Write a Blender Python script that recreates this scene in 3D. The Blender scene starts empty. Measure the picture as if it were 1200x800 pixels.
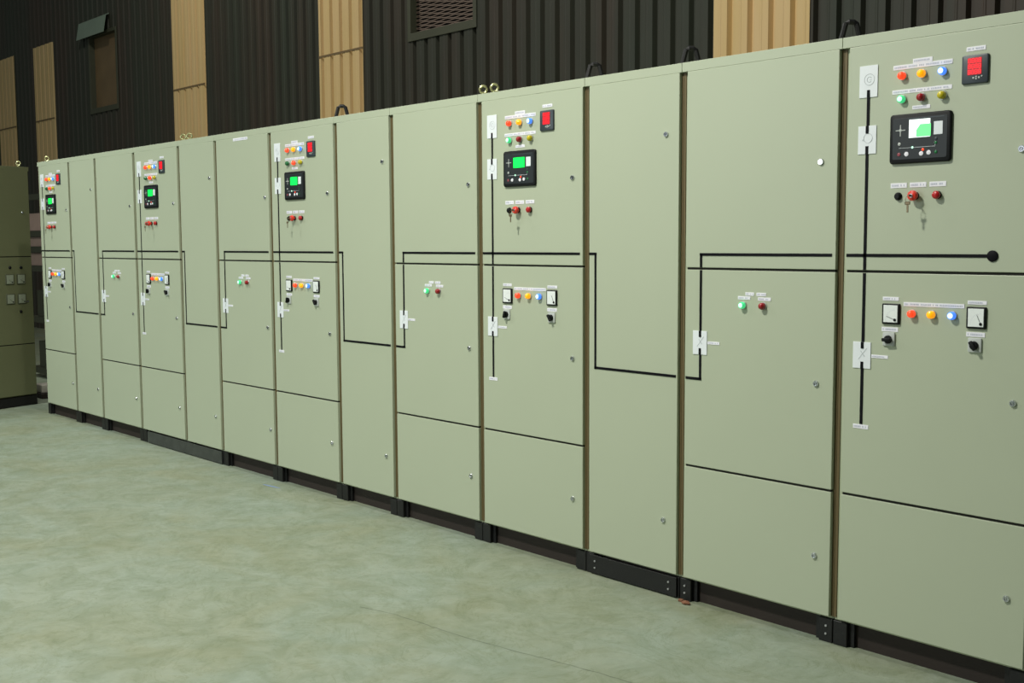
import bpy, bmesh, math, random
from mathutils import Vector, Matrix
random.seed(7)
SC = bpy.context.scene
COL = SC.collection
PI = math.pi

# ------------------------------------------------------------------ materials
def srgb(r, g, b):
    f = lambda c: (c/255)/12.92 if c/255 <= 0.04045 else (((c/255)+0.055)/1.055)**2.4
    return (f(r), f(g), f(b), 1)

def mat(name, col, rough=0.5, metal=0.0, emit=None, estr=1.0, bump=None, var=None, coat=0, spec=None):
    m = bpy.data.materials.new(name); m.use_nodes = True
    nt = m.node_tree; b = nt.nodes['Principled BSDF']
    b.inputs['Base Color'].default_value = col
    b.inputs['Roughness'].default_value = rough
    b.inputs['Metallic'].default_value = metal
    if spec is not None: b.inputs['Specular IOR Level'].default_value = spec
    if coat: b.inputs['Coat Weight'].default_value = coat
    if emit:
        b.inputs['Emission Color'].default_value = emit
        b.inputs['Emission Strength'].default_value = estr
    tc = nt.nodes.new('ShaderNodeTexCoord')
    if var:            # (scale, amount): soft variation of the paint
        n = nt.nodes.new('ShaderNodeTexNoise'); n.inputs['Scale'].default_value = var[0]; n.inputs['Detail'].default_value = 4
        r = nt.nodes.new('ShaderNodeMapRange'); r.inputs['To Min'].default_value = 1-var[1]; r.inputs['To Max'].default_value = 1+var[1]
        h = nt.nodes.new('ShaderNodeHueSaturation'); h.inputs['Color'].default_value = col
        nt.links.new(tc.outputs['Object'], n.inputs['Vector']); nt.links.new(n.outputs['Fac'], r.inputs['Value'])
        nt.links.new(r.outputs['Result'], h.inputs['Value']); nt.links.new(h.outputs['Color'], b.inputs['Base Color'])
    if bump:           # (scale, strength)
        n = nt.nodes.new('ShaderNodeTexNoise'); n.inputs['Scale'].default_value = bump[0]; n.inputs['Detail'].default_value = 2
        bp = nt.nodes.new('ShaderNodeBump'); bp.inputs['Strength'].default_value = bump[1]; bp.inputs['Distance'].default_value = 0.002
        nt.links.new(tc.outputs['Object'], n.inputs['Vector']); nt.links.new(n.outputs['Fac'], bp.inputs['Height'])
        nt.links.new(bp.outputs['Normal'], b.inputs['Normal'])
    return m

M = {}
M['paint'] = mat('cabinet_paint', srgb(178, 187, 163), 0.42, bump=(420, 0.10), var=(1.7, 0.03))
M['frame'] = mat('cabinet_frame_paint', srgb(172, 180, 152), 0.45, bump=(420, 0.10), var=(1.7, 0.03))
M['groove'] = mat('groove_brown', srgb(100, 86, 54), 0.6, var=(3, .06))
M['darkpaint'] = mat('olive_paint', srgb(112, 116, 86), 0.5, bump=(420, 0.1), var=(3, 0.06))
M['gasket'] = mat('door_gasket', srgb(28, 28, 22), 0.8, var=(30, .1))
M['black'] = mat('black_plastic', srgb(12, 15, 17), 0.5, spec=.25, var=(60, .1))
M['matteblack'] = mat('black_tape', srgb(8, 8, 14), 0.55, spec=.15, var=(60, .1))
M['steelblack'] = mat('black_steel', srgb(12, 12, 14), 0.5, bump=(90, .3), var=(9, .25))
M['coverfaded'] = mat('faded_black_cover', srgb(62, 66, 62), 0.55, bump=(60, .5), var=(14, .5))
M['redoxide'] = mat('red_oxide_steel', srgb(38, 29, 24), 0.7, bump=(60, .3), var=(8, .3))
M['chrome'] = mat('chrome', srgb(205, 208, 214), 0.18, 1.0, var=(60, .03))
M['lugblack'] = mat('lug_black', srgb(13, 13, 14), 0.6, var=(20, .1))
M['zinc'] = mat('zinc_bolt', srgb(200, 200, 205), 0.35, 0.8, var=(60, .05))
M['keymetal'] = mat('key_metal', srgb(130, 116, 92), 0.4, 0.7, var=(60, .05))
M['brass'] = mat('yellow_zinc', srgb(176, 176, 130), 0.35, 0.7, var=(60, .1))
M['white'] = mat('label_white', srgb(240, 240, 248), 0.5, var=(90, .03))
M['plate'] = mat('symbol_plate_white', srgb(232, 238, 242), 0.5, var=(90, .03))
M['ink'] = mat('label_ink', srgb(192, 196, 212), 0.6, var=(90, .1))
M['faintink'] = mat('symbol_ink', srgb(192, 199, 203), 0.6, var=(90, .05))
M['face'] = mat('meter_face', srgb(236, 242, 240), 0.35, var=(90, .04))
M['facedim'] = mat('meter_face_old', srgb(150, 158, 140), 0.35, var=(90, .06))
M['olivetrim'] = mat('meter_rim_old', srgb(70, 74, 56), 0.5, var=(30, .05))
M['grey'] = mat('switch_plate_grey', srgb(186, 192, 188), 0.4, var=(90, .05))
M['panelgrey'] = mat('module_grey', srgb(50, 60, 66), 0.4, var=(90, .05))
def lit(name, c, e, s): return mat(name, c, 0.25, emit=e, estr=s, var=(60, .03), coat=.5)
M['L_red'] = lit('lit_red_lens', srgb(255, 70, 40), srgb(255, 74, 32), 0.75)
M['L_amber'] = lit('lit_amber_lens', srgb(255, 170, 0), srgb(255, 160, 0), 0.75)
M['L_blue'] = lit('lit_blue_lens', srgb(70, 130, 240), srgb(70, 135, 255), 0.9)
M['L_bluecore'] = lit('lit_blue_core', srgb(190, 230, 255), srgb(205, 238, 255), 1.4)
M['L_green'] = lit('lit_green_lens', srgb(60, 200, 130), srgb(70, 225, 140), 0.65)
M['L_greencore'] = lit('lit_green_core', srgb(180, 255, 215), srgb(190, 255, 220), 1.1)
M['U_green'] = mat('unlit_green_lens', srgb(20, 105, 55), 0.25, coat=.5, var=(60, .05))
M['U_red'] = mat('unlit_red_lens', srgb(150, 12, 22), 0.25, coat=.5, var=(60, .05))
M['U_yellow'] = mat('unlit_yellow_lens', srgb(196, 182, 24), 0.25, coat=.5, var=(60, .05))
M['stopred'] = mat('stop_button_red', srgb(226, 52, 32), 0.35, coat=.4, var=(60, .05))
M['buttonred'] = mat('push_button_red', srgb(180, 18, 24), 0.3, coat=.4, var=(60, .05))
M['led_red'] = mat('red_digits', srgb(240, 30, 45), 0.4, emit=srgb(255, 30, 45), estr=0.9, var=(60, .03))
M['led_back'] = mat('red_display_back', srgb(150, 18, 24), 0.4, emit=srgb(190, 10, 22), estr=0.30, var=(60, .03))
M['lcd'] = mat('green_lcd', srgb(20, 235, 90), 0.3, emit=srgb(10, 240, 84), estr=0.75, var=(60, .03))
M['lcdpale'] = mat('pale_green_lcd', srgb(100, 235, 130), 0.3, emit=srgb(96, 240, 130), estr=0.7, var=(60, .03))
M['lcdglare'] = mat('lcd_glare_white', srgb(235, 245, 240), 0.3, emit=srgb(225, 240, 235), estr=0.85, var=(60, .03))  # glare on the nearest screen, put into an emissive colour
M['carton'] = mat('carton', srgb(132, 112, 102), 0.8, var=(9, .12))
M['cartonpale'] = mat('pale_packet', srgb(190, 186, 176), 0.7, var=(9, .1))
M['rack'] = mat('rack_dark', srgb(42, 44, 30), 0.6, var=(9, .1))
M['rust'] = mat('rust_fragment', srgb(120, 80, 56), 0.8, var=(50, .3))
M['bluepaint'] = mat('blue_paint_mark', srgb(120, 140, 176), 0.6, var=(50, .15))
M['hood'] = mat('hood_sheet', srgb(120, 136, 122), 0.5, var=(4, .12))
M['ventframe'] = mat('vent_frame', srgb(66, 68, 52), 0.6, var=(6, .15))
M['mesh'] = mat('expanded_metal', srgb(96, 80, 68), 0.6, 0.2, var=(20, .2))
M['voiddark'] = mat('dark_opening', srgb(12, 11, 9), 0.9, var=(5, .1))
M['dullpane'] = mat('dusty_pane', srgb(112, 92, 64), 0.6, var=(3, .3))
M['rail'] = mat('girt_line', srgb(112, 92, 62), 0.7, var=(9, .1))

def wallmat():
    m = bpy.data.materials.new('dark_corrugated_sheet'); m.use_nodes = True
    nt = m.node_tree; b = nt.nodes['Principled BSDF']; L = nt.links
    tc = nt.nodes.new('ShaderNodeTexCoord')
    mp = nt.nodes.new('ShaderNodeMapping'); mp.inputs['Scale'].default_value = (1, 1, .16)
    n = nt.nodes.new('ShaderNodeTexNoise'); n.inputs['Scale'].default_value = 1.1; n.inputs['Detail'].default_value = 5; n.inputs['Roughness'].default_value = .6
    L.new(tc.outputs['Object'], mp.inputs['Vector']); L.new(mp.outputs['Vector'], n.inputs['Vector'])
    cr = nt.nodes.new('ShaderNodeValToRGB')
    e = cr.color_ramp.elements
    e[0].position = .36; e[0].color = srgb(44, 50, 38)
    e[1].position = .66; e[1].color = srgb(58, 46, 35)
    k = e.new(.5); k.color = srgb(47, 47, 36)
    L.new(n.outputs['Fac'], cr.inputs['Fac'])
    n2 = nt.nodes.new('ShaderNodeTexNoise'); n2.inputs['Scale'].default_value = 14; n2.inputs['Detail'].default_value = 4
    L.new(mp.outputs['Vector'], n2.inputs['Vector'])
    r = nt.nodes.new('ShaderNodeMapRange'); r.inputs['To Min'].default_value = .8; r.inputs['To Max'].default_value = 1.2
    L.new(n2.outputs['Fac'], r.inputs['Value'])
    h = nt.nodes.new('ShaderNodeHueSaturation'); L.new(cr.outputs['Color'], h.inputs['Color']); L.new(r.outputs['Result'], h.inputs['Value'])
    L.new(h.outputs['Color'], b.inputs['Base Color']); b.inputs['Roughness'].default_value = .6
    return m
M['wall'] = wallmat()

def tanmat():
    m = bpy.data.materials.new('tan_sheet'); m.use_nodes = True
    nt = m.node_tree; b = nt.nodes['Principled BSDF']; L = nt.links
    tc = nt.nodes.new('ShaderNodeTexCoord')
    mp = nt.nodes.new('ShaderNodeMapping'); mp.inputs['Scale'].default_value = (3, 3, .4)
    n = nt.nodes.new('ShaderNodeTexNoise'); n.inputs['Scale'].default_value = 2; n.inputs['Detail'].default_value = 5
    L.new(tc.outputs['Object'], mp.inputs['Vector']); L.new(mp.outputs['Vector'], n.inputs['Vector'])
    cr = nt.nodes.new('ShaderNodeValToRGB'); e = cr.color_ramp.elements
    e[0].position = .3; e[0].color = srgb(202, 174, 118); e[1].position = .7; e[1].color = srgb(208, 179, 130)
    L.new(n.outputs['Fac'], cr.inputs['Fac']); L.new(cr.outputs['Color'], b.inputs['Base Color'])
    b.inputs['Roughness'].default_value = .55
    return m
M['tan'] = tanmat()

def floormat():
    m = bpy.data.materials.new('painted_concrete'); m.use_nodes = True
    nt = m.node_tree; b = nt.nodes['Principled BSDF']; L = nt.links
    tc = nt.nodes.new('ShaderNodeTexCoord')
    def noise(s, d, r=.55, dist=0):
        n = nt.nodes.new('ShaderNodeTexNoise'); n.inputs['Scale'].default_value = s; n.inputs['Detail'].default_value = d
        n.inputs['Roughness'].default_value = r; n.inputs['Distortion'].default_value = dist
        L.new(tc.outputs['Object'], n.inputs['Vector']); return n
    n1 = noise(1.3, 7, .62, .8); n2 = noise(4.5, 9, .72, 1.4); n3 = noise(30, 6, .75); n4 = noise(2.2, 9, .66, 3.0)
    cr = nt.nodes.new('ShaderNodeValToRGB'); e = cr.color_ramp.elements
    e[0].position = .36; e[0].color = srgb(128, 134, 112); e[1].position = .64; e[1].color = srgb(131, 142, 128)
    L.new(n1.outputs['Fac'], cr.inputs['Fac'])
    cr2 = nt.nodes.new('ShaderNodeValToRGB'); e = cr2.color_ramp.elements
    e[0].position = .38; e[0].color = (.84, .87, .80, 1); e[1].position = .62; e[1].color = (1.1, 1.1, 1.12, 1)
    L.new(n2.outputs['Fac'], cr2.inputs['Fac'])
    mx = nt.nodes.new('ShaderNodeMix'); mx.data_type = 'RGBA'; mx.blend_type = 'MULTIPLY'; mx.inputs[0].default_value = .95
    L.new(cr.outputs['Color'], mx.inputs[6]); L.new(cr2.outputs['Color'], mx.inputs[7])
    cr3 = nt.nodes.new('ShaderNodeValToRGB'); e = cr3.color_ramp.elements      # trowel veins
    e[0].position = .485; e[0].color = (1, 1, 1, 1); e[1].position = .515; e[1].color = (1, 1, 1, 1)
    k = e.new(.5); k.color = (.78, .80, .70, 1)
    L.new(n4.outputs['Fac'], cr3.inputs['Fac'])
    mx2 = nt.nodes.new('ShaderNodeMix'); mx2.data_type = 'RGBA'; mx2.blend_type = 'MULTIPLY'; mx2.inputs[0].default_value = .85
    L.new(mx.outputs[2], mx2.inputs[6]); L.new(cr3.outputs['Color'], mx2.inputs[7])
    r3 = nt.nodes.new('ShaderNodeMapRange'); r3.inputs['To Min'].default_value = .86; r3.inputs['To Max'].default_value = 1.14
    L.new(n3.outputs['Fac'], r3.inputs['Value'])
    h = nt.nodes.new('ShaderNodeHueSaturation'); L.new(mx2.outputs[2], h.inputs['Color']); L.new(r3.outputs['Result'], h.inputs['Value'])
    L.new(h.outputs['Color'], b.inputs['Base Color'])
    rr = nt.nodes.new('ShaderNodeMapRange'); rr.inputs['To Min'].default_value = .42; rr.inputs['To Max'].default_value = .68
    L.new(n2.outputs['Fac'], rr.inputs['Value']); L.new(rr.outputs['Result'], b.inputs['Roughness'])
    bp = nt.nodes.new('ShaderNodeBump'); bp.inputs['Strength'].default_value = .25; bp.inputs['Distance'].default_value = .01
    L.new(n2.outputs['Fac'], bp.inputs['Height']); L.new(bp.outputs['Normal'], b.inputs['Normal'])
    return m
M['floor'] = floormat()

# ------------------------------------------------------------------ mesh helpers
class MB:
    """collects shapes for ONE mesh; y is depth, -y faces the viewer of a cabinet front"""
    def __init__(s): s.bm = bmesh.new()
    def box(s, x0, x1, y0, y1, z0, z1, bev=0.0, seg=2, rot=None):
        r = bmesh.ops.create_cube(s.bm, size=1)
        vs = r['verts']
        bmesh.ops.scale(s.bm, vec=(abs(x1-x0), abs(y1-y0), abs(z1-z0)), verts=vs)
        if bev > 0:
            es = list({e for v in vs for e in v.link_edges})
            rr = bmesh.ops.bevel(s.bm, geom=es, offset=bev, segments=seg, affect='EDGES', profile=.5)
            vs = list({v for f in rr['faces'] for v in f.verts} | {v for v in vs if v.is_valid})
        if rot: bmesh.ops.rotate(s.bm, cent=(0, 0, 0), matrix=Matrix.Rotation(rot[0], 3, rot[1]), verts=vs)
        bmesh.ops.translate(s.bm, vec=((x0+x1)/2, (y0+y1)/2, (z0+z1)/2), verts=vs)
        return s
    def rrect(s, cx, cz, w, h, rad, y0, y1, bev=0.003):
        """rounded plate standing upright, front at y0"""
        pts = []
        for sx, sz, a0 in ((1, 1, 0), (-1, 1, PI/2), (-1, -1, PI), (1, -1, 3*PI/2)):
            for k in range(6):
                a = a0 + k*PI/10
                pts.append((cx+sx*(w/2-rad)+rad*math.cos(a), cz+sz*(h/2-rad)+rad*math.sin(a)))
        def ring(y, ins):
            out = []
            for (x, z) in pts:
                out.append(s.bm.verts.new((cx+(x-cx)*(1-ins/(w/2)), y, cz+(z-cz)*(1-ins/(h/2)))))
            return out
        rings = [ring(y1, 0), ring(y0+bev, 0), ring(y0+bev*.3, bev*.35), ring(y0, bev)]
        n = len(pts)
        for a, b in zip(rings, rings[1:]):
            for i in range(n): s.bm.faces.new((a[i], a[(i+1) % n], b[(i+1) % n], b[i]))
        s.bm.faces.new(rings[-1]); s.bm.faces.new(list(reversed(rings[0])))
        return s
    def lathe(s, cx, cz, prof, n=20, y=0.0, axis='y'):
        """prof: list of (radius, depth towards viewer); turned about the y axis"""
        rings = []
        for r, d in prof:
            if r < 1e-6: rings.append([s._v(cx, cz, y, 0, 0, d, axis)])
            else: rings.append([s._v(cx, cz, y, r*math.cos(2*PI*k/n), r*math.sin(2*PI*k/n), d, axis) for k in range(n)])
        for a, b in zip(rings, rings[1:]):
            for i in range(n):
                j = (i+1) % n
                if len(a) == 1 and len(b) == 1: continue
                if len(a) == 1: s.bm.faces.new((a[0], b[j], b[i]))
                elif len(b) == 1: s.bm.faces.new((a[i], a[j], b[0]))
                else: s.bm.faces.new((a[i], a[j], b[j], b[i]))
        return s
    def _v(s, cx, cz, y, u, v, d, axis):
        if axis == 'y': return s.bm.verts.new((cx+u, y-d, cz+v))
        return s.bm.verts.new((cx+u, y+v, cz+d))
    def tube(s, pts, r, n=8, closed=False):
        pts = [Vector(p) for p in pts]; rings = []
        m = len(pts)
        for i, p in enumerate(pts):
            a = pts[i-1] if (i or closed) else p; b = pts[(i+1) % m] if (i < m-1 or closed) else p
            t = (b-a).normalized(); up = Vector((0, 0, 1)) if abs(t.z) < .9 else Vector((0, 1, 0))
            u = t.cross(up).normalized(); w = t.cross(u)
            rings.append([s.bm.verts.new(p+u*r*math.cos(2*PI*k/n)+w*r*math.sin(2*PI*k/n)) for k in range(n)])
        prs = list(zip(rings, rings[1:])) + ([(rings[-1], rings[0])] if closed else [])
        for a, b in prs:
            for i in range(n): s.bm.faces.new((a[i], a[(i+1) % n], b[(i+1) % n], b[i]))
        if not closed:
            s.bm.faces.new(rings[0]); s.bm.faces.new(list(reversed(rings[-1])))
        return s
    def prism(s, poly, y0, y1):
        """poly: (x, z) outline, extruded over y"""
        a = [s.bm.verts.new((x, y0, z)) for x, z in poly]; b = [s.bm.verts.new((x, y1, z)) for x, z in poly]
        n = len(poly)
        s.bm.faces.new(a); s.bm.faces.new(list(reversed(b)))
        for i in range(n): s.bm.faces.new((a[i], b[i], b[(i+1) % n], a[(i+1) % n]))
        return s
    def mesh(s, name, m, smooth=False):
        bmesh.ops.recalc_face_normals(s.bm, faces=s.bm.faces)
        me = bpy.data.meshes.new(name); s.bm.to_mesh(me); s.bm.free()
        me.materials.append(m)
        if smooth:
            for p in me.polygons: p.use_smooth = True
            try: me.set_sharp_from_angle(angle=math.radians(40))
            except Exception: pass
        return me

CACHE = {}
def cached(key, fn):
    if key not in CACHE: CACHE[key] = fn()
    return CACHE[key]
def obj(name, me, parent=None, loc=(0, 0, 0), label=None, rot=None):
    o = bpy.data.objects.new(name, me); COL.objects.link(o)
    o.parent = parent; o.location = loc
    if rot: o.rotation_euler = rot
    if label: o['label'] = label
    return o
def thing(name, label, cat, loc=(0, 0, 0), rz=0, group=None):
    o = bpy.data.objects.new(name, None); COL.objects.link(o); o.empty_display_size = .2
    o.location = loc; o.rotation_euler = (0, 0, rz); o['label'] = label; o['category'] = cat
    if group: o['group'] = group
    return o
def tag(o, label, cat, group=None):
    o['label'] = label; o['category'] = cat
    if group: o['group'] = group
    return o
def struct(o): o['kind'] = 'structure'; return o

# ------------------------------------------------------------------ cabinet hardware
ZB, ZT, Z1, Z2 = 0.100, 2.400, 1.504, 0.626
DX0, DX1 = 0.032, 0.012          # door margins left / right of the cubicle

def pilot_lamp(parent, x, z, lens, core=None, name='pilot_lamp', dark_label=None):
    bz = cached('bezel', lambda: MB().lathe(0, 0, [(0, 0), (.0165, 0), (.0165, .003), (.0155, .005), (.0148, .005), (.0148, .002), (0, .002)], 20).mesh('lamp_bezel', M['zinc'], True))
    b = obj(name, bz, parent, (x, 0, z), dark_label)
    if core:
        pr = [(.0146, .004), (.0146, .014), (.0134, .0190), (.0100, .0220)]
        obj('lens', cached('lensring'+lens, lambda: MB().lathe(0, 0, pr, 20).mesh('lens', M[lens], True)), b)
        obj('lens_core', cached('core'+core, lambda: MB().lathe(0, 0, [(.0100, .0220), (.0068, .0242), (.0030, .0253), (0, .0256)], 16).mesh('lens_core', M[core], True)), b)
    else:
        pr = [(.0146, .004), (.0146, .014), (.0134, .0190), (.0100, .0225), (.0062, .0246), (.0025, .0254), (0, .0256)]
        obj('lens', cached('lens'+lens, lambda: MB().lathe(0, 0, pr, 20).mesh('lens', M[lens], True)), b)
    return b

def label_strip(parent, x0, x1, z, h=.011, words=1, name='label_strip', lab=None):
    h *= 1.4
    """white engraved strip with a row of tiny unreadable marks"""
    w = x1-x0; key = ('strip', round(w, 3), round(h, 3), words)
    o = obj(name, cached(key, lambda: MB().box(-w/2, w/2, -.0016, 0, -h/2, h/2, .0004, 1).mesh(name, M['white'])), parent, ((x0+x1)/2, 0, z), lab)
    def marks():
        mb = MB(); rnd = random.Random(int(w*1000)+words)
        x = -w/2+.005
        while x < w/2-.008:
            l = rnd.uniform(.0025, .0045)
            mb.box(x, x+l, -.0020, -.0016, -h*.2, h*.2); x += l+.0016
            if rnd.random() < .18: x += .006
        return mb.mesh('engraving', M['ink'])
    obj('engraving', cached(key+('m',), marks), o)
    return o

def door_lock(parent, x, z, y=0):
    me = cached('lock', lambda: MB().lathe(0, 0, [(0, 0), (.0125, 0), (.0125, .004), (.0105, .0075), (.0065, .0075), (.0065, .004), (0, .004)], 18).box(-.002, .002, -.0065, -.0035, -.0055, .0055).mesh('door_lock', M['chrome'], True))
    o = obj('door_lock', me, parent, (x, y, z))
    return o

def digital_meter(parent, x0, z0):
    o = obj('digital_meter', cached('dm', lambda: MB().rrect(.048, .048, .096, .100, .006, -.009, 0, .003).mesh('digital_meter', M['panelgrey'], True)), parent, (x0, 0, z0))
    obj('display_window', cached('dmw', lambda: MB().rrect(.047, .058, .052, .060, .003, -.0102, -.0085, .0006).mesh('display_window', M['led_back'])), o)
    def digits():
        mb = MB()
        for row in range(3):
            for c in range(4):
                cx = .0290+c*.0122; cz = .0775-row*.0195; w, h, t = .0038, .0068, .0020
                for (a, b, d, e) in ((-w, w, h-t/2, h+t/2), (-w, w, -t/2, t/2), (-w, w, -h-t/2, -h+t/2), (-w-t/2, -w+t/2, 0, h), (w-t/2, w+t/2, 0, h), (-w-t/2, -w+t/2, -h, 0), (w-t/2, w+t/2, -h, 0)):
                    mb.box(cx+a, cx+b, -.0110, -.0101, cz+d, cz+e)
        return mb.mesh('digits', M['led_red'])
    obj('digits', cached('dmd', digits), o)
    def keys():
        mb = MB()
        for cx, cz, s in ((.044, .018, .0035), (.054, .0215, .003), (.054, .0145, .003), (.064, .018, .0035), (.074, .022, .003)):
            mb.lathe(cx, cz, [(s, .008), (s, .0105), (0, .0108)], 10)
        return mb.mesh('meter_button', M['grey'], True)
    obj('meter_button', cached('dmk', keys), o)
    return o

def controller(parent, x0, z0, near=False):
    """black generator controller 240 x 181 mm"""
    W, H = .238, .181
    o = obj('generator_controller', cached('ctl', lambda: MB().rrect(W/2, H/2, W, H, .012, -.012, 0, .004).mesh('generator_controller', M['black'], True)), parent, (x0, 0, z0))
    obj('bezel_panel', cached('ctlp', lambda: MB().rrect(W/2, H/2, W-.026, H-.03, .006, -.0128, -.0115, .0005).mesh('bezel_panel', mat('controller_face', srgb(24, 32, 36), .5, var=(40, .1)))), o)
    y = -.0126
    if near:
        obj('lcd_screen', cached('scrW', lambda: MB().box(.078, .160, y-.0012, y, .092, .158).mesh('lcd_screen', M['lcdglare'])), o, label='bright screen, white glare painted on the left')  # white zone is painted glare, not display content
        obj('lcd_green_part', cached('scrG', lambda: MB().prism([(.107, .0945), (.163, .0945), (.163, .139), (.122, .139), (.107, .118)], y-.0020, y-.0013).mesh('lcd_green_part', M['lcdpale'])), o, label='lit pale green part clear of the painted glare')
    else:
        obj('lcd_screen', cached('scrF', lambda: MB().box(.080, .163, y-.0012, y, .094, .146, .002, 1).mesh('lcd_screen', M['lcd'])), o, label='lit green screen')
    obj('module_label', cached('mlab', lambda: MB().box(.174, .208, y-.0012, y, .098, .145, .001, 1).mesh('module_label', M['plate'])), o)
    obj('screen_surround', cached('mhood', lambda: MB().box(.074, .212, y-.0008, y, .160, .1635).mesh('screen_surround', M['panelgrey'])), o)
    def cross():
        mb = MB(); cx, cz = .044, .122
        mb.box(cx-.0016, cx+.0016, y-.0012, y, cz-.022, cz-.006).box(cx-.0016, cx+.0016, y-.0012, y, cz+.006, cz+.020)
        mb.box(cx-.019, cx-.006, y-.0012, y, cz-.0016, cz+.0016).box(cx+.006, cx+.019, y-.0012, y, cz-.0016, cz+.0016)
        mb.lathe(cx, cz, [(.0055, 0), (.0055, .0016), (0, .0018)], 12, y)
        return mb.mesh('navigation_keys', M['grey'], True)
    obj('navigation_keys', cached('nav', cross), o)
    obj('mimic_line', cached('mml', lambda: MB().box(.040, .180, y-.0008, y, .0560, .0575).box(.180, .1815, y-.0008, y, .0560, .068).mesh('mimic_line', M['faintink'])), o)
    def led(nm, cx, cz, r, m):
        obj(nm, cached(('led', round(r, 4), m.name), lambda: MB().lathe(0, 0, [(r, 0), (r, .0016), (r*.6, .0024), (0, .0026)], 12).mesh(nm, m, True)), o, (cx, y, cz))
    led('control_key', .041, .072, .006, M['grey']); led('control_key', .183, .083, .006, M['panelgrey'])
    led('indicator', .183, .069, .0055, M['U_green']); led('indicator', .093, .057, .004, M['L_greencore'])
    led('control_key', .040, .034, .0065, mat('dim_red_key', srgb(150, 70, 80), .4, var=(50, .1)) if 'drk' not in CACHE else CACHE['drk'])
    led('control_key', .070, .034, .0085, M['white']); led('control_key', .128, .033, .0085, M['white'])
    led('indicator', .134, .047, .0048, M['L_red']); led('control_key', .157, .035, .0085, M['white']); led('indicator', .184, .036, .006, M['U_green'])
    return o

def analog_meter(parent, x0, z0, s=.072, ang=.3, face='face', rim='black'):
    o = obj('analog_meter', cached(('am', s), lambda: MB().rrect(s/2, s/2, s, s*1.08, .004, -.009, 0, .003).mesh('analog_meter', M[rim], True)), parent, (x0, 0, z0))
    obj('dial_face', cached(('amf', s, face), lambda: MB().box(s*.10, s*.90, -.0100, -.0088, s*.06, s*.96, .0006, 1).mesh('dial_face', M[face])), o)
    def scale():
        mb = MB(); c = (s*.76, s*.20); R = s*.52
        for k in range(9):
            a = PI/2+.1+k*(PI/2-.1)/8
            x, z = c[0]+R*math.cos(a), c[1]+R*math.sin(a)
            mb.box(x-s*.02, x+s*.02, -.0104, -.0100, z-s*.008, z+s*.008, rot=(-(a), 'Y'))
        return mb.mesh('dial_scale', M['ink'])
    obj('dial_scale', cached(('ams', s), scale), o)
    def needle():
        mb = MB(); c = (s*.76, s*.20); a = PI-ang
        e = (c[0]+s*.5*math.cos(a), c[1]+s*.5*math.sin(a))
        mb.tube([(c[0], -.0108, c[1]), (e[0], -.0108, e[1])], s*.011, 6)
        mb.lathe(c[0], c[1], [(s*.075, .0100), (s*.075, .0122), (0, .0126)], 12)
        return mb.mesh('needle', M['black'])
    obj('needle', cached(('amn', s, ang), needle), o)
    return o

def rotary_switch(parent, x0, z0, ang):
    o = obj('rotary_switch', cached('rs', lambda: MB().rrect(.025, .026, .050, .052, .005, -.007, 0, .002).mesh('rotary_switch', M['grey'], True)), parent, (x0, 0, z0))
    k = obj('switch_knob', cached('rsk', lambda: MB().lathe(0, 0, [(.016, .006), (.016, .012), (.013, .016), (0, .016)], 18).box(-.0065, .0065, -.027, -.014, -.018, .018, .003, 2).mesh('switch_knob', M['black'], True)), o, (.024, 0, .025), rot=(0, ang, 0))
    return o

def push_button(parent, x, z, kind):
    nut = cached('nut', lambda: MB().lathe(0, 0, [(0, 0), (.0150, 0), (.0150, .004), (.0130, .007), (0, .007)], 20).mesh('push_button', M['black'], True))
    lab = {'black': 'black push button', 'red': 'red push button', 'stop': 'red mushroom stop button with hanging key'}[kind]
    o = obj('push_button' if kind != 'stop' else 'emergency_stop', nut, parent, (x, 0, z), lab)
    if kind == 'black':
        obj('button_cap', cached('pbk', lambda: MB().lathe(0, 0, [(.0110, .006), (.0110, .012), (.0090, .0140), (0, .0142)], 18).mesh('button_cap', M['black'], True)), o)
    elif kind == 'red':
        obj('button_cap', cached('pbr', lambda: MB().lathe(0, 0, [(.0125, .005), (.0150, .012), (.0145, .018), (.010, .0225), (0, .024)], 20).mesh('button_cap', M['buttonred'], True)), o)
    else:
        obj('mushroom_head', cached('pbs', lambda: MB().lathe(0, 0, [(.0110, .005), (.0110, .014), (.0190, .018), (.0195, .024), (.0165, .030), (.0085, .0325), (.0085, .0320), (0, .0320)], 24).mesh('mushroom_head', M['stopred'], True)), o)
        obj('key_cylinder', cached('kc', lambda: MB().lathe(0, 0, [(.0065, .0315), (.0065, .0350), (0, .0352)], 14).mesh('key_cylinder', M['zinc'], True)), o)
        def key():
            mb = MB().box(-.0012, .0012, -.052, -.034, -.004, .004)
            ring = [(.010*math.cos(a), -.054, -.014+.012*math.sin(a)) for a in [2*PI*k/14 for k in range(14)]]
            mb.tube(ring, .0008, 5, True)
            mb.box(-.004, .004, -.057, -.055, -.062, -.025, .001, 1).box(-.010, .010, -.058, -.056, -.034, -.022, .002, 1)
            return mb.mesh('key', M['keymetal'])
        obj('key', cached('key', key), o)
    return o

def bus(parent, x0, x1, z0, z1, t=.0118):
    """black mimic strip, horizontal or vertical, on the door face"""
    if abs(x1-x0) > abs(z1-z0): a = (x0, x1, z0-t/2, z0+t/2)
    else: a = (x0-t/2, x0+t/2, min(z0, z1), max(z0, z1))
    me = MB().box(a[0]-a[0], a[1]-a[0], -.0022, 0, a[2]-a[2], a[3]-a[2]).mesh('mimic_busbar', M['matteblack'])
    return obj('mimic_busbar', me, parent, (a[0], 0, a[2]))

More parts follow.
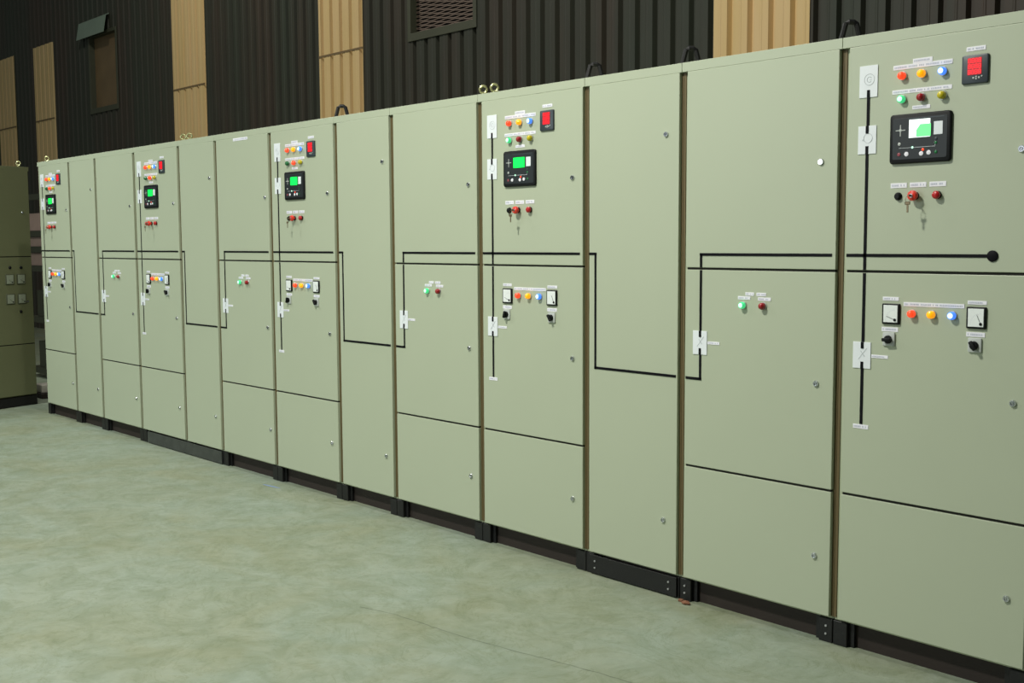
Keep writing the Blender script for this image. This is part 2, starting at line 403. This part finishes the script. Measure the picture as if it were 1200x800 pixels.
def symbol_plate(parent, x0, x1, z0, z1, kind):
    w, h = x1-x0, z1-z0
    o = obj('symbol_plate', cached(('sp', round(w, 3), round(h, 3)), lambda: MB().box(0, w, -.0032, 0, 0, h, .0006, 1).mesh('symbol_plate', M['plate'])), parent, (x0, 0, z0))
    def sym():
        mb = MB(); cx, cz = w*.55, h*.56
        def ring(r, a0=0, a1=2*PI, n=20):
            pts = [(cx+r*math.cos(a0+(a1-a0)*k/n), -.0034, cz+r*math.sin(a0+(a1-a0)*k/n)) for k in range(n + (0 if a1-a0 > 6.2 else 1))]
            mb.tube(pts, .0011, 5, a1-a0 > 6.2)
        if kind == 'generator': ring(.021); ring(.010, .5, 5.6, 12); mb.box(cx+.001, cx+.010, -.0040, -.0030, cz-.002, cz)
        elif kind == 'transformer': ring(.018); mb.lathe(w*.28, h*.5, [(.0035, .0032), (.0035, .004), (0, .004)], 10)
        else:
            mb.box(cx-.028, cx+.028, -.0040, -.0031, cz-.0012, cz+.0012, rot=(-.9, 'Y'))
            mb.box(cx-.014, cx+.014, -.0040, -.0031, cz-.0012, cz+.0012, rot=(.9, 'Y'))
        return mb.mesh('plate_symbol', M['faintink'] if kind != 'generator' else M['faintink'])
    obj('plate_symbol', cached(('sym', kind), sym), o)
    return o

def plate_bus(plate, x, z0, z1, t=.0118):
    return obj('mimic_busbar', MB().box(x-t/2, x+t/2, -.0050, -.0032, z0, z1).mesh('mimic_busbar', M['matteblack']), plate)

def make_body(w, z1s, paint, framem, depth=.80):
    mb = MB()
    # box frame: front plane at y = .020, doors stand proud of it
    mb.box(.0008, w-.0008, .020, depth, ZB, ZT, .004, 2)
    return mb.mesh('cabinet_body', framem)

def make_door(w, z0, z1, paint):
    # folded sheet door with rolled edges
    return MB().box(0, w-DX0-DX1, 0, .0185, 0, z1-z0, .0022, 2).mesh('door', paint)

def cabinet(kind, w, loc, label, rz=0, paint='paint', framem='frame', cat='electrical cabinet', group=None, name=None):
    nm = {'C': 'generator_control_cabinet', 'B': 'breaker_cabinet', 'P': 'blank_cabinet', 'D': 'relay_cabinet'}[kind]
    t = thing(name or nm, label, cat, loc, rz, group)
    obj('cabinet_body', cached(('body', round(w, 3), paint), lambda: make_body(w, None, M[paint], M[framem])), t)
    g = .005
    obj('groove_strip', cached('groove', lambda: MB().box(.001, .013, .0165, .0199, ZB+.012, ZT-.044).mesh('groove_strip', M['groove'])), t)
    obj('groove_strip', cached('groove2', lambda: MB().box(-.0125, -.001, .0165, .0199, ZB+.012, ZT-.044).mesh('groove_strip', M['groove'])), t, (w, 0, 0))
    obj('header_rail', cached(('head', round(w, 3), paint), lambda: MB().box(.0010, w-.0010, .0005, .0199, ZT-.0417, ZT-.001, .0010, 1).mesh('header_rail', M[paint])), t)
    spans = [(ZB+.012, ZT-.042)] if kind == 'P' else [(ZB+.012, Z2-g), (Z2+g, Z1-g), (Z1+g, ZT-.042)]
    doors = []
    for z0, z1 in spans:
        d = obj('door', cached(('door', round(w, 3), round(z0, 3), paint), lambda: make_door(w, z0, z1, M[paint])), t, (DX0, 0, z0))
        doors.append((d, z0))
    for (z0, z1), (_, _) in zip(spans, doors):
        pass
    if kind != 'P':
        for zz in (Z2, Z1):
            obj('door_gasket', cached(('gas', round(w, 3)), lambda: MB().box(DX0+.004, w-DX1-.004, .006, .0195, -g+.0005, g-.0005).mesh('door_gasket', M['gasket'])), t, (0, 0, zz))
    return t, doors

def lock_on(doors, x, z):
    for d, z0 in reversed(doors):
        if z > z0:
            door_lock(d, x-DX0, z-z0); return

def feet(t, w, left=True, right=True, cover=None, bolted=False):
    """black steel base: corner channels with bolts, recessed red oxide rail, optional cover plate"""
    def foot():
        mb = MB().box(0, .062, .012, .070, 0, ZB-.001, .002, 1)
        mb.box(.062, .085, .030, .060, 0, ZB-.001)
        return mb.mesh('base_foot', M['steelblack'])
    def bolts():
        mb = MB()
        for z in (.035, .068): mb.lathe(0, z, [(.0048, 0), (.0048, .004), (0, .0045)], 8)
        return mb.mesh('foot_bolt', M['zinc'], True)
    if left:
        f = obj('base_foot', cached('footL', foot), t, (.002, 0, 0))
    if right:
        def footr():
            mb = MB().box(-.062, 0, .012, .070, 0, ZB-.001, .002, 1).box(-.085, -.062, .030, .060, 0, ZB-.001)
            return mb.mesh('base_foot', M['steelblack'])
        f = obj('base_foot', cached('footR', footr), t, (w-.002, 0, 0))
    if bolted:
        for x in (.030, w-.030): obj('foot_bolt', cached('fb', bolts), t, (x, .012, 0))
    obj('base_rail', cached(('rail', round(w, 3)), lambda: MB().box(.064, w-.064, .045, .055, 0, ZB-.001).mesh('base_rail', M['redoxide'])), t)
    obj('rear_base', cached(('rb', round(w, 3)), lambda: MB().box(.002, w-.002, .72, .79, 0, ZB-.001).mesh('rear_base', M['steelblack'])), t)
    if cover:
        c = obj('base_cover_plate', MB().box(cover[0], cover[1], .002, .010, .006, ZB-.004, .001, 1).mesh('base_cover_plate', M[cover[2]]), t)
        if cover[2] == 'steelblack':
            for x in (cover[0]+.035, cover[1]-.045): obj('foot_bolt', cached('fb', bolts), c, (x, .002, 0))

def lug(t, x, y=.10):
    """black lifting lug: an upright bent strap with an eye on a foot plate"""
    mb = MB()
    pts = [(-.040, 0, .004), (-.034, 0, .03), (-.022, 0, .075), (-.010, 0, .082), (.010, 0, .082), (.022, 0, .075), (.034, 0, .03), (.040, 0, .004)]
    mb.tube(pts, .0115, 8); mb.box(-.055, .055, -.022, .022, 0, .010, .002, 1)
    obj('lifting_lug', cached('lug', lambda: mb.mesh('lifting_lug', M['lugblack'], True)), t, (x, y, ZT+.0), rot=(0, 0, .9))

def eyebolt(t, x, y=.08):
    def f():
        mb = MB().lathe(0, 0, [(0, 0), (.016, 0), (.016, .006), (.008, .012), (.008, .018)], 14, 0, 'z')
        ring = [(.019*math.cos(a), 0, .036+.019*math.sin(a)) for a in [2*PI*k/18 for k in range(18)]]
        return mb.tube(ring, .0065, 8, True).mesh('lifting_eyebolt', M['brass'], True)
    obj('lifting_eyebolt', cached('eye', f), t, (x, y, ZT), rot=(0, 0, .85))

# ------------------------------------------------------------------ the switchgear row
X = [0.0, .760, 1.351, 2.135, 2.929, 3.513, 4.274, 5.064, 5.646, 6.430, 7.213, 7.804, 8.594, 9.372]
LAB = [
 ('C', 'control cabinet at the far left end of the row, beside the dark olive cabinet'),
 ('P', 'narrow blank cabinet second from the far left end of the row'),
 ('B', 'pale green breaker cabinet third from the far left end of the row'),
 ('C', 'control cabinet fourth from the far left end of the row'),
 ('P', 'narrow blank cabinet standing over the left end of the faded grey base cover, fifth from the far end'),
 ('B', 'breaker cabinet with a white label strip along the top edge of its upper door'),
 ('C', 'middle one of the five control cabinets, with a black lifting lug on its top'),
 ('P', 'narrow blank cabinet in mid row, right of the middle control cabinet'),
 ('B', 'breaker cabinet directly left of the control cabinet topped by brassy eyebolts'),
 ('C', 'second nearest control cabinet, with two brassy lifting eyebolts at its top left corner'),
 ('P', 'nearest narrow blank cabinet, standing over a black bolted base cover'),
 ('B', 'nearest breaker cabinet, with one green and one red lamp, below the rightmost tan stripe'),
 ('C', 'nearest control cabinet, at the right edge, with the black line ending in a dot'),
]
LAB[4] = ('P', 'narrow blank cabinet fifth from the far left end, above the faded grey base cover')
GR = {'C': 'control cabinets of the switchgear row', 'P': 'narrow blank cabinets of the switchgear row', 'B': 'breaker cabinets of the switchgear row'}
ZBUS, ZLOW = 1.566, 1.020

for i, (kind, label) in enumerate(LAB):
    w = X[i+1]-X[i]
    t, doors = cabinet(kind, w, (X[i], 0, 0), label, group=GR[kind])
    cover = None
    if i == 10: cover = (.035, w-.012, 'steelblack')
    if i == 4: cover = (-.0, w-.02, 'coverfaded')
    if i == 3: cover = (.10, w-.0, 'coverfaded')
    feet(t, w, cover=cover, bolted=i == 11)
    if i in (0, 3, 6, 9, 12):
        near = i == 12
        symb = symbol_plate(t, .078, .154, 2.162, 2.281, 'generator'); plate_bus(symb, .039, 0, .028)
        sy2 = symbol_plate(t, .077, .153, 1.950, 2.056, 'transformer'); plate_bus(sy2, .038, .077, .106); plate_bus(sy2, .038, 0, .030)
        sy3 = symbol_plate(t, .074, .150, 1.130, 1.232, 'breaker'); plate_bus(sy3, .040, .077, .102); plate_bus(sy3, .040, 0, .026)
        bus(t, .116, .116, 2.056, 2.162); bus(t, .115, .115, Z1+.006, 1.950); bus(t, .115, .115, 1.232, Z1-.006); bus(t, .114, .114, .912, 1.130)
        label_strip(t, .080, .146, .902, .012); label_strip(t, .152, .222, 1.180, .009)
        if not near: bus(t, .036, w-.030, ZBUS, ZBUS)
        else:
            bus(t, .036, .612, ZBUS, ZBUS)
            obj('busbar_end_dot', MB().lathe(.612, ZBUS, [(0, 0), (.020, 0), (.020, .004), (.018, .005), (0, .005)], 28).mesh('busbar_end_dot', M['matteblack'], True), t)
        # upper lamps
        rowB = (('L_green', 'L_greencore'), ('U_red', None), ('U_yellow', None)) if i in (9, 12) else (('U_green', None), ('L_red', None), ('U_yellow', None))
        for x, (a, c) in zip((.250, .327, .406), (('L_red', None), ('L_amber', None), ('L_blue', 'L_bluecore'))):
            pilot_lamp(t, x+.005, 2.227, a, c)
        for x, (a, c) in zip((.250, .327, .407), rowB): pilot_lamp(t, x+.005, 2.142, a, c)
        label_strip(t, .216, .446, 2.259, .012); label_strip(t, .293, .369, 2.276, .012)
        label_strip(t, .214, .446, 2.170, .011); label_strip(t, .295, .365, 2.108, .010)
        label_strip(t, .495, .565, 2.292, .011)
        digital_meter(t, .483, 2.172)
        controller(t, .213, 1.9055, near)
        for a, b in ((.216, .282), (.293, .358), (.370, .434)): label_strip(t, a, b, 1.826, .013)
        push_button(t, .248, 1.786, 'black' if i in (6, 9, 12) else 'red')
        push_button(t, .316, 1.786, 'stop'); push_button(t, .403, 1.786, 'red')
        # middle door
        analog_meter(t, .196, 1.310, ang=.35); analog_meter(t, .526, 1.310, ang=1.15)
        for x, (a, c) in zip((.312, .389, .468), (('L_red', None), ('L_amber', None), ('L_blue', 'L_bluecore'))): pilot_lamp(t, x+.005, 1.350, a, c)
        label_strip(t, .280, .516, 1.385, .011); label_strip(t, .195, .261, 1.403, .010); label_strip(t, .527, .597, 1.400, .010)
        label_strip(t, .193, .261, 1.287, .012); label_strip(t, .525, .594, 1.286, .012)
        rotary_switch(t, .200, 1.224, {12: 1.5, 9: .25, 6: .3, 3: .1, 0: .3}[i]); rotary_switch(t, .534, 1.222, -.6)
        for x, z in ((.703, 1.933), (.702, 1.053), (.702, .354)): lock_on(doors, x+(w-.78)*.5, z)
    if i in (2, 5, 8, 11):
        for x, z in ((.705, 1.932), (.701, 1.052), (.707, .350)): lock_on(doors, x, z)
        pilot_lamp(t, .342, 1.353, 'L_green', 'L_greencore'); pilot_lamp(t, .443, 1.353, 'U_red')
        label_strip(t, .314, .378, 1.384, .010); label_strip(t, .416, .480, 1.382, .010)
        label_strip(t, .352, .396, 1.401, .010); label_strip(t, .408, .456, 1.401, .010)
        pl = symbol_plate(t, .076, .153, 1.128, 1.232, 'breaker'); plate_bus(pl, .040, .077, .104); plate_bus(pl, .040, 0, .028)
        label_strip(t, .155, .220, 1.182, .009)
        bus(t, .116, .116, Z1+.006, ZBUS); bus(t, .109, w-.028, ZBUS, ZBUS); bus(t, .116, .116, 1.232, Z1-.006)
        bus(t, .116, .116, ZLOW, 1.128); bus(t, .036, .1232, ZLOW, ZLOW)
        if i == 5: label_strip(t, .284, .487, 2.345, .014)
    if kind == 'P':
        lock_on(doors, .506, 2.097); lock_on(doors, .503, .352)
        bus(t, .034, .0812, ZBUS, ZBUS); bus(t, .074, .074, ZLOW-.007, ZBUS); bus(t, .0668, w-.020, ZLOW, ZLOW)
    if i in (6, 9, 10, 11): lug(t, w-(.10 if i == 6 else .044 if i == 11 else .055), .13)
    if i == 0: eyebolt(t, .045)
    if i == 3: eyebolt(t, w-.05)
    if i == 4: eyebolt(t, .05)
    if i == 8: eyebolt(t, w-.045)
    if i == 9: eyebolt(t, .045)

# ------------------------------------------------------------------ dark olive cabinet at the left, turned almost square to the row
th = math.atan2(.956, -.293)
WD = .865
ex = Vector((-.293, .956, 0))
O = Vector((-.70, .11, 0))-.8*ex
t, doors = cabinet('D', WD, O, 'dark olive cabinet turned sideways at the left edge, with four square meters', th, 'darkpaint', 'darkpaint', group=None)
feet(t, WD, cover=(.01, WD-.01, 'lugblack'))
for x, z in ((.770, 1.945), (.790, 1.053)): lock_on(doors, x, z)
push_button(t, .605, 1.398, 'black'); push_button(t, .729, 1.396, 'black')
for x, z in ((.548, 1.232), (.676, 1.232), (.548, 1.036), (.676, 1.036)): analog_meter(t, x, z, .096, .6, 'facedim', 'olivetrim')
push_button(t, .708, .955, 'black')
obj('lifting_eyebolt', CACHE['eye'], t, (.795, .06, ZT), rot=(0, 0, -.8))

# ------------------------------------------------------------------ things in the gap behind
rk = thing('storage_rack', 'dark steel storage rack seen through the gap left of the cabinet row', 'rack', (-3.35, 1.0, 0))
for x, y in ((0, 0), (.95, 0), (0, .5), (.95, .5)):
    obj('upright', cached('upr', lambda: MB().box(0, .045, 0, .045, 0, 2.3, .002, 1).mesh('upright', M['rack'])), rk, (x, y, 0))
for z in (.1, .72, 1.34, 1.57, 1.76, 2.2):
    obj('shelf', cached('shf', lambda: MB().box(.046, .948, .0, .545, 0, .03, .002, 1).box(.046, .948, -.002, .02, -.04, .03).mesh('shelf', M['rack'])), rk, (0, 0, z))
obj('back_panel', MB().box(.046, .948, .546, .556, .1, 2.2).mesh('back_panel', M['rack']), rk)
for k, (z, h, lab) in enumerate(((1.371, .150, 'lowest of the three pale brown cartons on the rack in the gap'), (1.601, .112, 'flat middle one of the three pale brown cartons on the rack in the gap'), (1.791, .21, 'topmost and tallest of the three pale brown cartons on the rack in the gap'))):
    c = obj('carton', MB().box(0, .60, 0, .38, 0, h, .004, 2).mesh('carton', M['carton']), None, (-3.25, 1.03, z)); tag(c, lab, 'box', 'cartons on the rack')
    obj('packing_tape', MB().box(.42, .45, -.0015, .3815, .002, h+.0012).mesh('packing_tape', M['cartonpale']), c)
for k in range(2):
    c = obj('carton', MB().box(0, .55, 0, .42, 0, .32, .004, 2).mesh('carton', M['rack']), None, (-3.10, 1.04, .131+.62*k))
    tag(c, ('dark box on the lowest shelf of the rack in the gap', 'dark box on the second shelf of the rack in the gap')[k], 'box')
c = obj('carton', MB().box(0, .30, 0, .20, 0, .055, .003, 2).mesh('carton', M['redoxide']), None, (-1.36, .33, 0)); tag(c, 'low dark brown tray on the floor behind the far end of the row', 'box')
c = obj('paper_packet', MB().box(0, .22, 0, .16, 0, .085, .012, 3).mesh('paper_packet', M['cartonpale'], True), None, (-1.33, .35, .056)); tag(c, 'pale packet lying on the low brown tray in the gap', 'packet')

# small things on the floor
def rustbit():
    mb = MB(); r = bmesh.ops.create_icosphere(mb.bm, subdivisions=2, radius=.016)
    rnd = random.Random(3)
    for v in r['verts']: v.co = Vector((v.co.x*rnd.uniform(.9, 1.7), v.co.y*rnd.uniform(.8, 1.2), max(-.006, v.co.z*rnd.uniform(.4, .7))))
    return mb.mesh('rubble_fragment', M['rust'])
o = obj('rubble_fragment', rustbit(), None, (7.872, -.026, .006)); tag(o, 'small rusty brown fragment on the floor by the bolted black base cover', 'rubble')
o = obj('rubble_fragment', MB().box(-.012, .012, -.008, .008, 0, .012, .003, 2).mesh('rubble_fragment', M['rust']), None, (7.835, -.015, .0)); tag(o, 'tiny rusty crumb just left of the larger brown fragment', 'rubble')
o = obj('paint_mark', MB().prism([(-.09, -.003), (-.02, -.010), (.07, -.004), (.10, .004), (.02, .010), (-.07, .006)], 0, .0015).mesh('paint_mark', M['bluepaint']), None, (4.40, -.115, 0), rot=(-PI/2, 0, .1)); tag(o, 'faint blue paint mark on the floor near the middle cabinets', 'paint mark')
o.location.z = .0015

# ------------------------------------------------------------------ setting
fl = obj('floor', MB().box(-22, 16, -12, 4.4, -.10, 0).mesh('floor', M['floor'])); struct(fl)

def crack():
    mb = MB(); P = [(6.9, -1.12), (7.1, -1.065), (7.294, -1.048), (7.45, -1.035), (7.766, -.986), (7.96, -.94), (8.159, -.906), (8.313, -.886), (8.6, -.85)]
    w = .0028; rnd = random.Random(5); Q = []
    for (a, b), (c, d) in zip(P, P[1:]):
        for k in range(5): Q.append((a+(c-a)*k/5, b+(d-b)*k/5+rnd.uniform(-.003, .003)))
    up = [mb.bm.verts.new((x, y+w*rnd.uniform(.3, 1), .0006)) for x, y in Q]; lo = [mb.bm.verts.new((x, y-w*rnd.uniform(.3, 1), .0006)) for x, y in Q]
    for k in range(len(Q)-1): mb.bm.faces.new((lo[k], lo[k+1], up[k+1], up[k]))
    return mb.mesh('floor_crack', M['crack'])
M['crack'] = mat('crack_line', srgb(96, 104, 88), .8, var=(20, .15))
obj('floor_crack', crack(), fl)

YW, PITCH, XR0 = 4.0, .209, 4.85
def corrugated(x0, x1, z0, z1, m, name, dy=0.0, holes=()):
    """sheet facing -y; ribs recede from the viewer"""
    bm = bmesh.new(); pts = []
    k0 = math.floor((x0-XR0)/PITCH)-1; k1 = math.ceil((x1-XR0)/PITCH)+1
    for k in range(k0, k1+1):
        xr = XR0+k*PITCH
        for u, d in ((-.034, 0), (-.018, .050), (.018, .050), (.034, 0), (PITCH/2-.012, 0), (PITCH/2-.006, -.004), (PITCH/2+.006, -.004), (PITCH/2+.012, 0)):
            pts.append((xr+u, d))
    pts.sort()
    def dep(x):
        for (a, da), (b, db) in zip(pts, pts[1:]):
            if a <= x <= b: return da+(db-da)*(x-a)/(b-a) if b > a else da
        return 0
    cuts = [x0, x1]+[v for h in holes for v in h[:2]]
    xs = sorted(set([round(x, 5) for x, d in pts if x0 < x < x1]+[round(c, 5) for c in cuts]))
    for a, b in zip(xs, xs[1:]):
        if b-a < 1e-5: continue
        mid = (a+b)/2; spans = [(z0, z1)]
        for hx0, hx1, hz0, hz1 in holes:
            if hx0 < mid < hx1: spans = [(z0, hz0), (hz1, z1)]
        for za, zb_ in spans:
            V = [bm.verts.new((x, YW+dep(x)+dy+o, z)) for x in (a, b) for o in (0, .004) for z in (za, zb_)]
            # order: a0lo a0hi a1lo a1hi b0lo b0hi b1lo b1hi
            for q in ((0, 4, 5, 1), (2, 3, 7, 6), (1, 5, 7, 3), (0, 2, 6, 4)): bm.faces.new([V[k] for k in q])
            if abs(a-x0) < 1e-4 or any(abs(a-h[1]) < 1e-4 for h in holes): bm.faces.new([V[k] for k in (0, 1, 3, 2)])
            if abs(b-x1) < 1e-4 or any(abs(b-h[0]) < 1e-4 for h in holes): bm.faces.new([V[k] for k in (4, 6, 7, 5)])
    bmesh.ops.remove_doubles(bm, verts=bm.verts, dist=1e-6)
    bmesh.ops.recalc_face_normals(bm, faces=bm.faces)
    me = bpy.data.meshes.new(name); bm.to_mesh(me); bm.free(); me.materials.append(m); return me
wall = struct(obj('wall_back', corrugated(-20, 14, 0, 7.5, M['wall'], 'wall_back', 0.0, [(-8.50, -7.40, 3.92, 5.16), (.60, 1.72, 3.95, 5.19)])))
for k, (a, b) in enumerate(((-13.20, -12.22), (-11.16, -10.20), (-5.35, -4.32), (-1.285, -.33), (4.885, 5.835))):
    s = obj('tan_cladding_sheet', corrugated(a, b, 0, 5.32, M['tan'], 'tan_cladding_sheet', -.010), wall, label='tan corrugated stripe')
    obj('girt_line', MB().box(a+.002, b-.002, YW-.0165, YW-.0145, 3.935, 3.960).mesh('girt_line', M['rail']), s)

def vent(x0, x1, z0, z1, hood, n):
    fr = MB(); f = .055; y0 = YW-.016; y1 = YW-.004
    fr.box(x0, x0+f, y0, y1, z0, z1, .004, 1).box(x1-f, x1, y0, y1, z0, z1, .004, 1).box(x0+f, x1-f, y0, y1, z0, z0+.09, .004, 1).box(x0+f, x1-f, y0, y1, z1-f, z1, .004, 1)
    for q in ((x0+f-.006, x0+f), (x1-f, x1-f+.006)): fr.box(q[0], q[1], YW-.008, YW+.10, z0+.084, z1-f+.006)
    for q in ((z0+.084, z0+.09), (z1-f, z1-f+.006)): fr.box(x0+f, x1-f, YW-.008, YW+.10, q[0], q[1])
    r = struct(obj('window_%d' % n, fr.mesh('window_frame', M['ventframe'])))
    obj('dark_backing', MB().box(x0+f, x1-f, YW+.096, YW+.10, z0+.09, z1-f).mesh('dark_backing', M['voiddark'] if not hood else M['dullpane']), r)
    if hood:
        obj('pane', MB().box(x0+f, x1-f, YW+.080, YW+.086, z0+.09, z1-f).mesh('pane', M['dullpane']), r)
    # expanded metal: rows of flattened diamond strands
    hw = .0062 if not hood else .0045
    mb = MB(); xs0, xs1 = x0+f, x1-f; dz = .0225 if not hood else .012; px = .267 if not hood else .03
    rows = int((z1-f-z0-.09)/dz)
    for j in range(rows+1):
        z = z0+.095+j*dz; pts = []
        nn = int((xs1-xs0)/.04)
        for q in range(nn+1):
            x = xs0+(xs1-xs0)*q/nn
            s = math.sin(2*PI*(x-x0)/px+(PI if j % 2 else 0))
            pts.append((x, z+(.0056 if not hood else .001)*s))
        lo = [mb.bm.verts.new((x, YW+.070, min(zz-hw, z1-f))) for x, zz in pts]; hi = [mb.bm.verts.new((x, YW+.075, min(zz+hw, z1-f))) for x, zz in pts]
        lb = [mb.bm.verts.new((x, YW+.074, min(zz-hw, z1-f))) for x, zz in pts]; hb = [mb.bm.verts.new((x, YW+.079, min(zz+hw, z1-f))) for x, zz in pts]
        for q in range(nn):
            mb.bm.faces.new((lo[q], lo[q+1], hi[q+1], hi[q])); mb.bm.faces.new((lb[q], hb[q], hb[q+1], lb[q+1]))
            mb.bm.faces.new((hi[q], hi[q+1], hb[q+1], hb[q])); mb.bm.faces.new((lo[q], lb[q], lb[q+1], lo[q+1]))
    if not hood: obj('expanded_metal', mb.mesh('expanded_metal', M['mesh']), r)
    else: mb.bm.free()
    if hood:
        bm = bmesh.new()
        P = [(YW-.006, 5.455), (YW-.07, 5.42), (YW-.12, 5.135), (YW-.110, 5.135), (YW-.060, 5.412), (YW-.006, 5.442)]
        a = [bm.verts.new((x0-.24, y, z)) for y, z in P]; b = [bm.verts.new((x1-.27, y, z)) for y, z in P]
        bm.faces.new(a); bm.faces.new(list(reversed(b)))
        for i in range(len(P)): bm.faces.new((a[i], b[i], b[(i+1) % len(P)], a[(i+1) % len(P)]))
        bmesh.ops.recalc_face_normals(bm, faces=bm.faces)
        me = bpy.data.meshes.new('rain_hood'); bm.to_mesh(me); bm.free(); me.materials.append(M['hood'])
        obj('rain_hood', me, r)
vent(-8.54, -7.36, 3.86, 5.20, True, 1)
vent(.56, 1.76, 3.89, 5.23, False, 2)

# ------------------------------------------------------------------ light: high bay lamps over the aisle, added wall washes and front fill, dim ambient all round
def lamp(name, loc, power, size, color, aim=None, spread=PI):
    l = bpy.data.lights.new(name, 'AREA'); l.shape = 'DISK'; l.size = size; l.energy = power; l.color = color; l.spread = spread
    o = bpy.data.objects.new(name, l); COL.objects.link(o); o.location = loc
    if aim: o.rotation_euler = (Vector(aim)-Vector(loc)).to_track_quat('-Z', 'Y').to_euler()
    return o
lamp('high_bay_light', (6.9, -3.3, 5.4), 330, .45, (1.0, .985, .90))
lamp('high_bay_light', (.6, -3.4, 5.6), 225, .45, (.97, 1.0, .93), spread=2.8)
lamp('added_front_fill', (2.0, -11, 4.0), 250, 4.0, (.90, .97, 1.0), aim=(3, 0, 1.0))  # added unseen bluish fill facing the row; no opening stands there
lamp('added_wall_wash', (5.6, -.2, 8.6), 190, .5, (1.0, .97, .90), aim=(5.2, 4.0, 3.5), spread=2.8)  # added unseen lamp that brightens the near part of the back wall
lamp('added_wall_wash', (-2.2, -.2, 8.6), 150, .5, (1.0, .97, .88), aim=(-2.6, 4.0, 3.5), spread=2.8)  # second added lamp, washing the far part of the back wall
w = bpy.data.worlds.new('world'); SC.world = w; w.use_nodes = True
bg = w.node_tree.nodes['Background']; bg.inputs['Color'].default_value = (.80, .90, .80, 1); bg.inputs['Strength'].default_value = .11

# ------------------------------------------------------------------ camera
cam = bpy.data.cameras.new('camera'); co = bpy.data.objects.new('camera', cam); COL.objects.link(co)
cam.sensor_width = 36; cam.lens = 36*1319.4/1200; cam.clip_end = 200
r = Vector((0.67237919, 0.74018716, -0.00540302)); u = Vector((-0.0614941, 0.06313181, 0.99610885)); f = Vector((-0.73764809, 0.66943061, -0.08796566))
m = Matrix((r, u, -f)).transposed().to_4x4(); m.translation = Vector((11.0067, -3.91736, 1.3767+.2475)); co.matrix_world = m
SC.camera = co
SC.view_settings.view_transform = 'Standard'; SC.view_settings.look = 'None'; SC.view_settings.gamma = 1; SC.view_settings.use_curve_mapping = False
SC.view_settings.exposure = 0.0
